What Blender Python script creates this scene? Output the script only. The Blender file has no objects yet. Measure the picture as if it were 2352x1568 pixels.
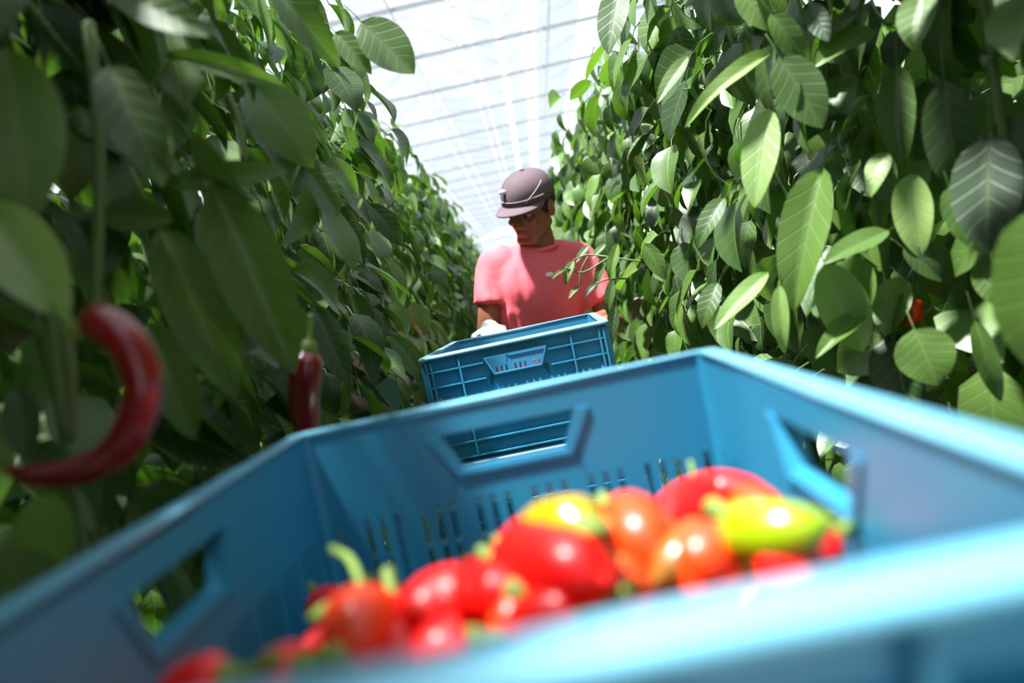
import bpy, bmesh, math, random
from mathutils import Vector, Matrix, noise
import numpy as np
random.seed(7)
sc = bpy.context.scene
COL = sc.collection
V = Vector
PI = math.pi

# ------------------------------------------------------------------ camera
F = 1829.0                                   # focal length in pixels of the 2352 px wide frame (28 mm)
CAM = V((0.0, 0.0, 1.28))
VPX, VPY, ROLL = 1165.0, 690.0, math.radians(12.0)
vc = V(((VPX-1176)/F, -(VPY-784)/F, -1)).normalized()      # world +Y in camera space
upc = V((-math.sin(ROLL), math.cos(ROLL), 0)); upc = (upc - vc*upc.dot(vc)).normalized()
rtc = vc.cross(upc).normalized()
R = Matrix((rtc, vc, upc))                                  # camera space -> world
cam_data = bpy.data.cameras.new('camera')
cam_data.sensor_width = 36.0
cam_data.lens = 36.0*F/2352.0
cam_data.clip_start = 0.01; cam_data.clip_end = 300
cam_data.dof.use_dof = True
cam_data.dof.focus_distance = 1.9
cam_data.dof.aperture_fstop = 2.4
cam = bpy.data.objects.new('camera', cam_data); COL.objects.link(cam)
cam.matrix_world = Matrix.Translation(CAM) @ R.to_4x4()
sc.camera = cam

def ray(px, py):
    return R @ V(((px-1176)/F, -(py-784)/F, -1))
def at(px, py, d):                # point seen at a pixel, d metres down the aisle
    r = ray(px, py); return CAM + r*(d/r.y)
def atx(px, py, x):               # ... at a given world x
    r = ray(px, py); return CAM + r*(x/r.x)
def atz(px, py, z):               # ... at a given world height
    r = ray(px, py); return CAM + r*((z-CAM.z)/r.z)

# ------------------------------------------------------------------ world and sun
w = bpy.data.worlds.new('sky'); sc.world = w; w.use_nodes = True
nt = w.node_tree
bg = nt.nodes['Background']
tc = nt.nodes.new('ShaderNodeTexCoord'); sep = nt.nodes.new('ShaderNodeSeparateXYZ')
rp = nt.nodes.new('ShaderNodeValToRGB')
nt.links.new(tc.outputs['Generated'], sep.inputs[0]); nt.links.new(sep.outputs['Z'], rp.inputs[0])
rp.color_ramp.elements[0].position = 0.0; rp.color_ramp.elements[0].color = (0.80, 0.84, 0.88, 1)
rp.color_ramp.elements[1].position = 0.8; rp.color_ramp.elements[1].color = (0.86, 0.93, 1.0, 1)
nt.links.new(rp.outputs[0], bg.inputs[0])
bg.inputs[1].default_value = 1.3
sun_l = bpy.data.lights.new('sun', 'SUN'); sun_l.energy = 25.0; sun_l.angle = math.radians(4)
sun_l.color = (1.0, 0.96, 0.88)
sun = bpy.data.objects.new('sun', sun_l); COL.objects.link(sun)
SUND = V((-0.30, -0.15, 1.0)).normalized()
sun.rotation_euler = SUND.to_track_quat('Z', 'Y').to_euler()
sun.location = (-4, -6, 14)
sc.view_settings.view_transform = 'Standard'; sc.view_settings.look = 'None'
sc.view_settings.gamma = 1; sc.view_settings.use_curve_mapping = False
sc.view_settings.exposure = 0.5
sc.cycles.max_bounces = 8; sc.cycles.diffuse_bounces = 3; sc.cycles.glossy_bounces = 3
sc.cycles.transmission_bounces = 4; sc.cycles.transparent_max_bounces = 12
sc.cycles.caustics_reflective = False; sc.cycles.caustics_refractive = False

# ------------------------------------------------------------------ materials
def s2l(c):
    return tuple(((v/255)/12.92 if v/255 <= .04045 else ((v/255+.055)/1.055)**2.4) for v in c) + (1,)
def mat(name, rgb, rough=.5, noise_amt=.12, nscale=20, bump=0, bscale=60, coat=0, spec=.5, sss=0):
    m = bpy.data.materials.new(name); m.use_nodes = True
    n = m.node_tree; b = n.nodes['Principled BSDF']
    b.inputs['Roughness'].default_value = rough
    b.inputs['Specular IOR Level'].default_value = spec
    b.inputs['Coat Weight'].default_value = coat; b.inputs['Coat Roughness'].default_value = .15
    if sss:
        b.inputs['Subsurface Weight'].default_value = sss
        b.inputs['Subsurface Radius'].default_value = (.01, .004, .002)
    t = n.nodes.new('ShaderNodeTexCoord'); nz = n.nodes.new('ShaderNodeTexNoise')
    nz.inputs['Scale'].default_value = nscale; nz.inputs['Detail'].default_value = 4
    n.links.new(t.outputs['Object'], nz.inputs['Vector'])
    mx = n.nodes.new('ShaderNodeMix'); mx.data_type = 'RGBA'
    c = s2l(rgb)
    mx.inputs[6].default_value = tuple(v*(1-noise_amt) for v in c[:3])+(1,)
    mx.inputs[7].default_value = tuple(min(1, v*(1+noise_amt)) for v in c[:3])+(1,)
    n.links.new(nz.outputs['Fac'], mx.inputs[0]); n.links.new(mx.outputs[2], b.inputs['Base Color'])
    if bump:
        nb = n.nodes.new('ShaderNodeTexNoise'); nb.inputs['Scale'].default_value = bscale
        n.links.new(t.outputs['Object'], nb.inputs['Vector'])
        bp = n.nodes.new('ShaderNodeBump'); bp.inputs['Strength'].default_value = bump; bp.inputs['Distance'].default_value = .004
        n.links.new(nb.outputs['Fac'], bp.inputs['Height']); n.links.new(bp.outputs[0], b.inputs['Normal'])
    return m

def leaf_mat(name, dark, light, vein):
    m = bpy.data.materials.new(name); m.use_nodes = True
    n = m.node_tree; L = n.links; N = n.nodes.new
    b = n.nodes['Principled BSDF']; out = n.nodes['Material Output']
    def math_(op, a, bb=None, c=None):
        x = N('ShaderNodeMath'); x.operation = op
        for i, q in enumerate((a, bb, c)):
            if q is None: continue
            if isinstance(q, (int, float)): x.inputs[i].default_value = q
            else: L.new(q, x.inputs[i])
        return x.outputs[0]
    uv = N('ShaderNodeUVMap'); uv.uv_map = 'UVMap'
    sp = N('ShaderNodeSeparateXYZ'); L.new(uv.outputs[0], sp.inputs[0])
    s = math_('ABSOLUTE', math_('MULTIPLY_ADD', sp.outputs[0], 2.0, -1.0))
    t = sp.outputs[1]
    mid = math_('SUBTRACT', 1.0, math_('SMOOTH_MIN', math_('MULTIPLY', s, 16.0), 1.0, 0.1))
    ph = math_('FRACT', math_('SUBTRACT', math_('MULTIPLY', t, 7.0), math_('MULTIPLY', math_('POWER', s, .8), 1.5)))
    sv = math_('ABSOLUTE', math_('SUBTRACT', ph, .5))
    side = math_('SUBTRACT', 1.0, math_('SMOOTH_MIN', math_('MULTIPLY', sv, 12.0), 1.0, 0.1))
    ve = math_('MAXIMUM', mid, math_('MULTIPLY', side, .55))
    oi = N('ShaderNodeObjectInfo'); ge = N('ShaderNodeNewGeometry')
    rnd = math_('FRACT', math_('ADD', oi.outputs['Random'], ge.outputs['Random Per Island']))
    mx = N('ShaderNodeMix'); mx.data_type = 'RGBA'
    mx.inputs[6].default_value = s2l(dark); mx.inputs[7].default_value = s2l(light)
    L.new(rnd, mx.inputs[0])
    m2 = N('ShaderNodeMix'); m2.data_type = 'RGBA'; L.new(mx.outputs[2], m2.inputs[6]); m2.inputs[7].default_value = s2l(vein)
    L.new(math_('MULTIPLY', ve, .28), m2.inputs[0])
    m3 = N('ShaderNodeMix'); m3.data_type = 'RGBA'            # paler underside
    L.new(m2.outputs[2], m3.inputs[6]); m3.inputs[7].default_value = s2l((122, 150, 92))
    L.new(math_('MULTIPLY', ge.outputs['Backfacing'], .4), m3.inputs[0])
    L.new(m3.outputs[2], b.inputs['Base Color'])
    b.inputs['Roughness'].default_value = .46; b.inputs['Specular IOR Level'].default_value = .75
    b.inputs['Coat Weight'].default_value = .25; b.inputs['Coat Roughness'].default_value = .35
    bp = N('ShaderNodeBump'); bp.inputs['Strength'].default_value = .3; bp.inputs['Distance'].default_value = .002
    bp.invert = True
    L.new(ve, bp.inputs['Height']); L.new(bp.outputs[0], b.inputs['Normal'])
    tr = N('ShaderNodeBsdfTranslucent')
    mt = N('ShaderNodeMix'); mt.data_type = 'RGBA'; mt.blend_type = 'MULTIPLY'; mt.inputs[0].default_value = 1
    L.new(m2.outputs[2], mt.inputs[6]); mt.inputs[7].default_value = (1.4, 1.7, .5, 1)
    L.new(mt.outputs[2], tr.inputs[0])
    ms = N('ShaderNodeMixShader'); ms.inputs[0].default_value = .34
    L.new(b.outputs[0], ms.inputs[1]); L.new(tr.outputs[0], ms.inputs[2]); L.new(ms.outputs[0], out.inputs[0])
    return m

def glass_mat(name, tint, streak):
    m = bpy.data.materials.new(name); m.use_nodes = True
    n = m.node_tree; L = n.links; N = n.nodes.new
    out = n.nodes['Material Output']; n.nodes.remove(n.nodes['Principled BSDF'])
    tr = N('ShaderNodeBsdfTransparent'); gl = N('ShaderNodeBsdfGlossy'); gl.inputs['Roughness'].default_value = .05
    tc = N('ShaderNodeTexCoord'); mp = N('ShaderNodeMapping'); mp.inputs['Scale'].default_value = (.5, 6, 1)
    nz = N('ShaderNodeTexNoise'); nz.inputs['Scale'].default_value = 1.3; nz.inputs['Detail'].default_value = 5
    L.new(tc.outputs['Object'], mp.inputs[0]); L.new(mp.outputs[0], nz.inputs[0])
    r = N('ShaderNodeValToRGB'); r.color_ramp.elements[0].position = .38; r.color_ramp.elements[1].position = .62
    r.color_ramp.elements[0].color = tuple(v*(1-streak) for v in tint)+(1,)
    r.color_ramp.elements[1].color = tuple(tint)+(1,)
    L.new(nz.outputs['Fac'], r.inputs[0]); L.new(r.outputs[0], tr.inputs[0])
    ms = N('ShaderNodeMixShader'); ms.inputs[0].default_value = .04
    L.new(tr.outputs[0], ms.inputs[1]); L.new(gl.outputs[0], ms.inputs[2]); L.new(ms.outputs[0], out.inputs[0])
    return m

M = {}
M['leaf'] = leaf_mat('pepper_leaf', (30, 58, 18), (92, 124, 48), (150, 170, 100))
M['paleleaf'] = leaf_mat('pale_sunlit_young_leaf', (112, 146, 72), (140, 166, 92), (110, 140, 70))  # pale colour paints sunlight onto some leaves, young growth on others
M['stem'] = mat('green_stem', (92, 112, 62), .6)
M['stalk'] = mat('fruit_stalk', (112, 138, 56), .55)
M['blue'] = mat('blue_plastic', (44, 138, 174), .42, .05, 6, spec=.5)
M['blue_rim'] = mat('blue_plastic_worn_sunlit', (112, 180, 206), .4, .08, 25)  # rim wear, plus sunlight painted in as a paler blue
M['red'] = mat('red_chili', (240, 14, 8), .40, .1, 12, coat=.15)
M['darkred'] = mat('dark_red_chili', (122, 8, 20), .25, .15, 12, coat=.5)
M['orange'] = mat('orange_chili', (246, 66, 12), .40, .1, 12, coat=.15)
M['yellow'] = mat('yellow_green_chili', (142, 172, 6), .32, .12, 14, coat=.5)
M['olive'] = mat('olive_brown_chili', (138, 88, 22), .35, .25, 14, coat=.2)
M['gold'] = mat('golden_green_chili', (176, 146, 12), .3, .25, 9, coat=.4)
M['paint'] = mat('white_painted_steel', (232, 234, 236), .5, .03)
M['steel'] = mat('grey_steel', (128, 132, 136), .45, .1)
M['dark'] = mat('dark_rubber', (35, 35, 38), .7)
M['floor'] = mat('pale_ground_sheet', (176, 176, 170), .8, .15, 5, .2)
M['skin'] = mat('brown_skin', (150, 92, 66), .5, .06, 40, .1, 200, sss=.08)
M['shirt'] = mat('coral_cotton', (255, 108, 118), .85, .05, 30, .25, 18)
M['trouser'] = mat('dark_trouser_cloth', (50, 54, 66), .9, .15, 30, .3, 30)
M['cap'] = mat('taupe_cap_cloth', (98, 80, 86), .85, .1, 60)
M['white'] = mat('white_cloth', (236, 236, 232), .8, .05)
M['piping'] = mat('pale_piping_thread', (186, 176, 178), .8)
M['hair'] = mat('dark_hair', (28, 22, 20), .7)
M['eye'] = mat('eye_white', (210, 205, 198), .3, .02)
M['pot'] = mat('white_substrate_wrap', (214, 216, 214), .5, .06)
M['glass'] = glass_mat('whitewashed_glass', (.82, .85, .89), .14)
M['clear'] = glass_mat('clear_glass', (.97, .98, .99), .02)

# ------------------------------------------------------------------ helpers
class MB:
    def __init__(s): s.v = []; s.f = []; s.smooth = True
    def add(s, vs, fs):
        o = len(s.v); s.v += [tuple(p) for p in vs]; s.f += [tuple(i+o for i in f) for f in fs]
    def box(s, x0, x1, y0, y1, z0, z1, m=None):
        vs = [V((x, y, z)) for z in (z0, z1) for y in (y0, y1) for x in (x0, x1)]
        if m: vs = [m @ p for p in vs]
        s.add(vs, [(0, 2, 3, 1), (4, 5, 7, 6), (0, 1, 5, 4), (2, 6, 7, 3), (0, 4, 6, 2), (1, 3, 7, 5)])
    def bar(s, a, b, wd, ht):
        a, b = V(a), V(b); d = (b-a); l = d.length; q = d.to_track_quat('Y', 'Z').to_matrix().to_4x4()
        s.box(-wd/2, wd/2, 0, l, -ht/2, ht/2, Matrix.Translation(a) @ q)
    def tube(s, pts, rad, seg=10, round_ends=True):
        pts = [V(p) for p in pts]; n = len(pts)
        P, Rr = [], []
        if round_ends:
            d0 = (pts[0]-pts[1]).normalized(); d1 = (pts[-1]-pts[-2]).normalized()
            for a in (0, .35, .7): P.append(pts[0]+d0*rad[0]*math.cos(a*PI/2)); Rr.append(max(rad[0]*math.sin(a*PI/2), 1e-5))
            P += pts; Rr += list(rad)
            for a in (.7, .35, 0): P.append(pts[-1]+d1*rad[-1]*math.cos(a*PI/2)); Rr.append(max(rad[-1]*math.sin(a*PI/2), 1e-5))
        else: P = pts; Rr = list(rad)
        vs = []; prev = None
        for i, p in enumerate(P):
            t = (P[min(i+1, len(P)-1)]-P[max(i-1, 0)]).normalized()
            if prev is None:
                x = t.orthogonal().normalized()
            else:
                x = (prev - t*prev.dot(t)).normalized()
            prev = x; y = t.cross(x)
            for k in range(seg):
                a = 2*PI*k/seg; vs.append(p+(x*math.cos(a)+y*math.sin(a))*Rr[i])
        fs = []
        for i in range(len(P)-1):
            for k in range(seg):
                fs.append((i*seg+k, i*seg+(k+1) % seg, (i+1)*seg+(k+1) % seg, (i+1)*seg+k))
        fs.append(tuple(range(seg))[::-1]); fs.append(tuple((len(P)-1)*seg+k for k in range(seg)))
        s.add(vs, fs)
    def cap(s, a, b, ra, rb, seg=16): s.tube([a, (V(a)+V(b))/2, b], [ra, (ra+rb)/2, rb], seg)
    def ell(s, c, r, m=None, nu=20, nv=14):
        vs = []; fs = []
        for j in range(1, nv):
            th = PI*j/nv
            for k in range(nu):
                a = 2*PI*k/nu; p = V((r[0]*math.sin(th)*math.cos(a), r[1]*math.sin(th)*math.sin(a), r[2]*math.cos(th)))
                vs.append((m @ (p+V(c))) if m else p+V(c))
        top = V((0, 0, r[2]))+V(c); bot = V((0, 0, -r[2]))+V(c)
        vs += [(m @ top) if m else top, (m @ bot) if m else bot]
        for j in range(nv-2):
            for k in range(nu): fs.append((j*nu+k, (j+1)*nu+k, (j+1)*nu+(k+1) % nu, j*nu+(k+1) % nu))
        T = len(vs)-2
        for k in range(nu):
            fs.append((k, (k+1) % nu, T)); fs.append(((nv-2)*nu+(k+1) % nu, (nv-2)*nu+k, T+1))
        s.add(vs, fs)
    def mesh(s, name, m, smooth=False, bevel=0):
        me = bpy.data.meshes.new(name); me.from_pydata(s.v, [], s.f); me.materials.append(m)
        bm = bmesh.new(); bm.from_mesh(me); bmesh.ops.recalc_face_normals(bm, faces=bm.faces[:])
        if bevel: bmesh.ops.bevel(bm, geom=bm.edges[:], offset=bevel, segments=2, affect='EDGES', profile=.6)
        bm.to_mesh(me); bm.free()
        if smooth: me.polygons.foreach_set('use_smooth', [True]*len(me.polygons))
        return me
def link(name, me, parent=None, M4=None):
    o = bpy.data.objects.new(name, me); COL.objects.link(o)
    if parent: o.parent = parent
    if M4 is not None: o.matrix_local = M4
    return o
def tag(o, label=None, cat=None, group=None, kind=None):
    if label: o['label'] = label
    if cat: o['category'] = cat
    if group: o['group'] = group
    if kind: o['kind'] = kind
    return o
def thing(name, label, cat, loc=(0, 0, 0), rz=0, group=None):
    o = bpy.data.objects.new(name, None); o.empty_display_size = .1; COL.objects.link(o)
    o.location = loc; o.rotation_euler = (0, 0, rz)
    return tag(o, label, cat, group)
def copy_tree(o, parent=None):
    c = o.copy(); COL.objects.link(c)
    if parent: c.parent = parent
    for ch in CH.get(o.name, []) if False else list(o.children): copy_tree(ch, c)
    return c
CH = {}

# ------------------------------------------------------------------ greenhouse shell
def struct(name, mb, m, parent=None, M4=None):
    o = link(name, mb.mesh(name, m), parent, M4)
    if parent is None: tag(o, kind='structure')
    return o
b = MB(); b.box(-9, 9, -5, 49, -.06, 0); struct('floor', b, M['floor'])
ROOFYAW = math.atan((1240-VPX)/F)
YR = Matrix.Rotation(-ROOFYAW, 4, 'Z')
ceil = bpy.data.objects.new('ceiling', None); COL.objects.link(ceil); tag(ceil, kind='structure')
ceil.matrix_world = YR
ZG = CAM.z+4.0; BAY = 2.05; Y0, NB = -4.0, 26
# one bay cross-section per span: gutter at .2 + 3.2 k, ridge in between
def zr(x):
    u = (x-.2) % 3.2; return ZG + .55*(1-abs(u-1.6)/1.6)
cols = []
for k in (-2, -1, 0, 1):
    g = .2+3.2*k
    br = [0, .42, .62, 1.44, 1.76, 2.58, 2.78, 3.2]
    for i in range(len(br)-1): cols.append((g+br[i], g+br[i+1], i in (1, 3) and k == 0))
pane_mesh = {}
npane = 0
panes = []
for (x0, x1, clr) in cols:
    if abs((x1-x0)-.32) < .01:                    # ridge strip, level
        z0 = z1 = zr(x0)
    else: z0, z1 = zr(x0), zr(x1)
    if x1-x0 == 0: continue
    key = (round(x1-x0, 2), round(z1-z0, 2), clr)
    if key not in pane_mesh:
        q = MB(); a = math.atan2(z1-z0, x1-x0); l = math.hypot(z1-z0, x1-x0)
        q.box(0.006, l-.006, .02, BAY-.02, -.002, .002, Matrix.Rotation(-a, 4, 'Y'))
        pane_mesh[key] = q.mesh('glass_pane', M['clear'] if clr else M['glass'])
    panes.append((x0, z0, key))
far = []
for (x0, z0, key) in panes:
    for j in range(NB):
        y = Y0+j*BAY
        if -3.3 < x0 < 3.3 and 4 < y and npane < 290:
            link('glass_pane', pane_mesh[key], ceil, Matrix.Translation((x0, y, z0))); npane += 1
        else: far.append((x0, y, z0, key))
for clr in (False, True):
    q = MB()
    for (x0, y, z0, key) in far:
        if key[2] != clr: continue
        me = pane_mesh[key]; q.add([v.co+V((x0, y, z0)) for v in me.vertices], [tuple(p.vertices) for p in me.polygons])
    o = link('glazing', q.mesh('glazing', M['clear' if clr else 'glass']), ceil); tag(o, kind='stuff')
q = MB(); q.box(-6.4, 6.6, -.028, .028, -.10, -.05)
tm = q.mesh('truss', M['steel'])
for j in range(NB+1): link('truss', tm, ceil, Matrix.Translation((0, Y0+j*BAY, ZG)))
for k in (-2, -1, 0, 1, 2):
    q = MB(); x = .2+3.2*k
    q.box(x-.05, x+.05, Y0, Y0+NB*BAY, ZG-.07, ZG-.01); link('gutter', q.mesh('gutter', M['paint']), ceil)
for k in (-2, -1, 0, 1):
    for dx in (.42, .62, 1.44, 1.76, 2.58, 2.78):
        q = MB(); x = .2+3.2*k+dx
        q.box(x-.012, x+.012, Y0, Y0+NB*BAY, zr(x)-.025, zr(x)-.004); link('glazing_bar', q.mesh('glazing_bar', M['paint']), ceil)
# heating pipes and hanging wires below the roof
for i, x in enumerate((-1.1, .95)):
    q = MB(); q.tube([(x, -3, ZG-.14), (x, 48, ZG-.14)], [.012, .012], 6, False)
    link('crop_wire', q.mesh('crop_wire', M['steel'], True), ceil)
for name, x0, x1, y0, y1 in (('wall_left', -8.9, -8.88, -5, 49), ('wall_right', 8.88, 8.9, -5, 49), ('wall_back', -8.9, 8.9, 48.9, 48.92), ('wall_front', -8.9, 8.9, -4.92, -4.9)):
    q = MB(); q.box(x0, x1, y0, y1, 0, ZG-.1); wl = struct(name, q, M['glass'])
    q = MB()
    if x1-x0 < 1:
        for k in range(14): y = y0+1+k*(y1-y0-2)/13; q.box(x0-.03, x1+.03, y-.04, y+.04, 0, ZG-.1)
    else:
        for k in range(8): x = x0+.5+k*(x1-x0-1)/7; q.box(x-.04, x+.04, y0-.03, y1+.03, 0, ZG-.1)
    o = link('mullions', q.mesh('mullions', M['paint']), wl); tag(o, kind='stuff')

# ------------------------------------------------------------------ leaves
def leaf_arrays(nt_, ns_, droop, cup, wave, petiole=True, seed=0):
    rnd = random.Random(seed)
    vs, fs, uv = [], [], []
    for i in range(nt_+1):
        t = i/nt_
        wdt = (t**.62)*((1-t)**.78)*1.62 if 0 < t < 1 else 0.0
        wdt = max(wdt*.5, .006)
        for j in range(ns_+1):
            s = -1+2*j/ns_
            x = s*wdt
            z = -droop*t*t + cup*abs(s)*wdt + wave*math.sin(t*9+rnd.random()*.3+(0 if s > 0 else 1.3))*abs(s)*.5
            y = t*(1-.35*droop*t)
            vs.append((x*.55/.5, y, z)); uv.append((s*.5+.5, t))
    for i in range(nt_):
        for j in range(ns_):
            a = i*(ns_+1)+j; fs.append((a, a+1, a+ns_+2, a+ns_+1))
    if petiole:
        o = len(vs)
        for (y, z, r) in ((-.32, .02, .012), (-.15, .05, .010), (0.02, 0, .012)):
            for k in range(3):
                a = 2*PI*k/3; vs.append((r*math.cos(a), y, z+r*math.sin(a)-.008)); uv.append((.5, .02))
        for i in range(2):
            for k in range(3): fs.append((o+i*3+k, o+i*3+(k+1) % 3, o+(i+1)*3+(k+1) % 3, o+(i+1)*3+k))
    return np.array(vs, float), fs, uv
def mesh_uv(name, vs, fs, uv, m):
    me = bpy.data.meshes.new(name); me.from_pydata([tuple(p) for p in vs], [], fs); me.materials.append(m)
    ul = me.uv_layers.new(name='UVMap'); idx = np.empty(len(me.loops), int); me.loops.foreach_get('vertex_index', idx)
    ul.data.foreach_set('uv', np.array(uv)[idx].ravel().astype('f'))
    me.polygons.foreach_set('use_smooth', [True]*len(me.polygons)); return me
LEAF = []
for k in range(6):
    vs, fs, uv = leaf_arrays(8, 4, (.12, .3, .5, .22, .4, .65)[k], (.25, .4, .15, .5, .3, .2)[k], (.03, .05, .04, .02, .07, .05)[k], True, k)
    LEAF.append(mesh_uv('leaf', vs, fs, uv, M['leaf']))
LEAFH = []
for k in range(3):
    vs, fs, uv = leaf_arrays(14, 8, (.08, .2, .34)[k], (.18, .3, .22)[k], (.02, .035, .03)[k], True, k+20)
    LEAFH.append(mesh_uv('leaf', vs, fs, uv, M['leaf']))
LOW = [leaf_arrays(4, 2, d, c, .03, False, 9+i) for i, (d, c) in enumerate(((.2, .3), (.5, .2), (.35, .4)))]

def leaf_mat4(p, d, n, L, Wd):
    d = V(d).normalized(); n = V(n); n = (n-d*n.dot(d)).normalized(); x = d.cross(n)
    m = Matrix((x, d, n)).transposed().to_4x4()
    return Matrix.Translation(p) @ m @ Matrix.Diagonal((Wd, L, L, 1))
def rand_leaf(side, depth_in, zmin, zmax, spread=.16, y_spread=.2):
    """a leaf of a plant standing at the origin; side = -1 left row, +1 right row (aisle lies at -side)"""
    out = -side
    x = out*(-depth_in) + random.uniform(-.05, .05)
    y = random.uniform(-y_spread, y_spread); z = random.uniform(zmin, zmax)
    d = V((out*random.uniform(.0, .75), random.uniform(-.75, .75), random.uniform(-1.15, -.15)))
    n = V((out*random.uniform(.4, 1.2), random.uniform(-.9, .5), random.uniform(.2, 1.2)))
    L = random.uniform(.085, .165); Wd = L*random.uniform(.8, 1.05)
    return leaf_mat4(V((x, y, z)), d, n, L, Wd)

TOPZ = CAM.z+.80
def foliage_mesh(side, n, d0, d1, z0, z1, yspread, seed, topfun=None, scale=1.0):
    random.seed(seed); vs, fs, uv = [], [], []; o = 0
    for i in range(n):
        m = rand_leaf(side, random.uniform(d0, d1), z0, z1, y_spread=yspread)
        if scale != 1: m = m @ Matrix.Diagonal((scale, scale, scale, 1))
        lv, lf, lu = LOW[i % 3]
        A = np.array(m); p = lv @ A[:3, :3].T + A[:3, 3]
        vs.append(p); fs += [tuple(q+o for q in f) for f in lf]; uv += lu; o += len(lv)
    return mesh_uv('foliage', np.concatenate(vs), fs, uv, M['leaf'])
def stems_mesh(seed, top):
    random.seed(seed); q = MB()
    for s_ in (-1, 1):
        pts = []
        for k in range(9): pts.append((s_*.04+random.uniform(-.015, .015), s_*.05+random.uniform(-.02, .02), .1+k*(top-.1)/8))
        q.tube([(0, 0, .08)]+pts, [.009]+[.008-.0004*k for k in range(9)], 7)
    return q.mesh('stem', M['stem'], True)
XL, XR = -.50, .66                  # stems of the two near rows; foliage reaches .15 m into the aisle
inner = {s_: [foliage_mesh(s_, 260, -.02, .22, .35, TOPZ-.02, .19, 50+7*k+s_) for k in range(4)] for s_ in (-1, 1)}
outer = {s_: [foliage_mesh(s_, 240, -.20, -.02, .30, TOPZ+.03, .19, 90+7*k+s_) for k in range(4)] for s_ in (-1, 1)}
stemm = [stems_mesh(k, TOPZ-.1) for k in range(4)]
potq = MB(); potq.box(-.07, .07, -.11, .11, 0, .09); potm = potq.mesh('grow_cube', M['pot'], bevel=.008)
shade_crown = foliage_mesh(-1, 110, -.12, .22, TOPZ-.30, TOPZ+.06, .19, 333)  # extra leaves mostly out of view, added to shade the crate's left side
plants = {-1: [], 1: []}
for side, X in ((-1, XL), (1, XR)):
    for j in range(40):
        y = -.75+j*.36
        nm = 'left' if side < 0 else 'right'
        if y < 4.6:
            lab = 'leafy green pepper plant at the near end of the %s row, beside the crates' % nm
        else:
            lab = 'green pepper plant far down the %s row, behind the person' % nm
        pl = thing('pepper_plant', lab, 'plant', (X+random.uniform(-.02, .02), y, 0),
                   group='pepper plants at the %s end of the %s row' % ('near' if y < 4.6 else 'far', nm))
        LB = {-1: {2: 'pepper plant at the left edge, just before the foreground crate', 3: 'pepper plant with large blurred leaves at the left edge of the picture',
                   4: 'pepper plant at the left with the long curled dark red chili', 5: 'left pepper plant with the short red chili above the foreground crate corner',
                   6: 'left pepper plant with one rounded leaf standing out against the glass roof', 7: 'left pepper plant in the gap between the foreground crate and the far crate',
                   8: 'left pepper plant level with the front of the far crate', 9: 'left pepper plant level with the back of the far crate', 10: 'left pepper plant beside the gloved hand of the person'},
              1: {2: 'pepper plant beyond the right edge, beside the near rim of the foreground crate', 3: 'pepper plant at the right edge beside the near half of the foreground crate',
                  4: 'right pepper plant beside the far half of the foreground crate', 5: 'right pepper plant with large pale leaves hanging at the right side of the picture',
                  6: 'right pepper plant with the small orange-red chili half hidden by leaves', 7: 'right pepper plant in the gap between the foreground crate and the far crate',
                  8: 'right pepper plant level with the front of the far crate', 9: 'right pepper plant level with the back of the far crate', 10: 'right pepper plant whose small leaves hang in front of the pink t-shirt'}}
        if j in LB[side]: pl['label'] = LB[side][j]; del pl['group']
        elif y < 0: pl['label'] = 'pepper plant behind the viewpoint in the %s row' % nm; pl['group'] = 'pepper plants behind the viewpoint, %s row' % nm
        elif y < 4.6: pl['label'] = 'pepper plant of the %s row just beyond the person' % nm; pl['group'] = 'pepper plants just beyond the person, %s row' % nm
        link('stem', stemm[j % 4], pl); link('grow_cube', potm, pl)
        f1 = link('foliage', inner[side][j % 4], pl); tag(f1, kind='stuff')
        if y > 4.6:
            f2 = link('foliage', outer[side][(j+1) % 4], pl); tag(f2, kind='stuff')
        if side < 0 and y < 1.3:
            f3 = link('foliage', shade_crown, pl); tag(f3, kind='stuff')  # added shading foliage, not part of the plant's regular leaves
        if y < .2:
            f2 = link('foliage', outer[side][(j+1) % 4], pl); tag(f2, kind='stuff')  # denser leaves out of view, added to cast shade over the crate
        plants[side].append(pl)
        if y <= 4.6:
            random.seed(1000+j*2+side)
            for k in range(125 if y > .3 else 70):
                zlo = .45
                m = rand_leaf(side, random.uniform(-.20, -.01), zlo, TOPZ+.03)
                c_ = m.to_translation()+pl.location-CAM; lf_ = LEAF[random.randrange(6)]
                cc_ = R.transposed() @ c_
                if cc_.z < -.02 and c_.y < (.9 if side < 0 else 1.2):
                    px_ = 1176+F*cc_.x/-cc_.z; py_ = 784-F*cc_.y/-cc_.z
                    if -120 < px_ < 2470 and -200 < py_ < 1700: continue
                link('leaf', lf_, pl, m)
# neighbouring rows behind
for side, X in ((-1, -1.75), (1, 1.95)):
    for j in range(19):
        y = -.9+j*.7
        pl = thing('pepper_plant', 'pepper plant of the next row glimpsed behind the %s foliage' % ('left' if side < 0 else 'right'), 'plant', (X, y, 0),
                   group='pepper plants of the row behind the %s foliage' % ('left' if side < 0 else 'right'))
        link('stem', stemm[j % 4], pl); link('grow_cube', potm, pl)
        o = link('foliage', inner[side][j % 4], pl, Matrix.Diagonal((1, 1.9, 1, 1))); tag(o, kind='stuff')
        o = link('foliage', outer[side][j % 4], pl, Matrix.Diagonal((1, 1.9, 1, 1))); tag(o, kind='stuff')

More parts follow.
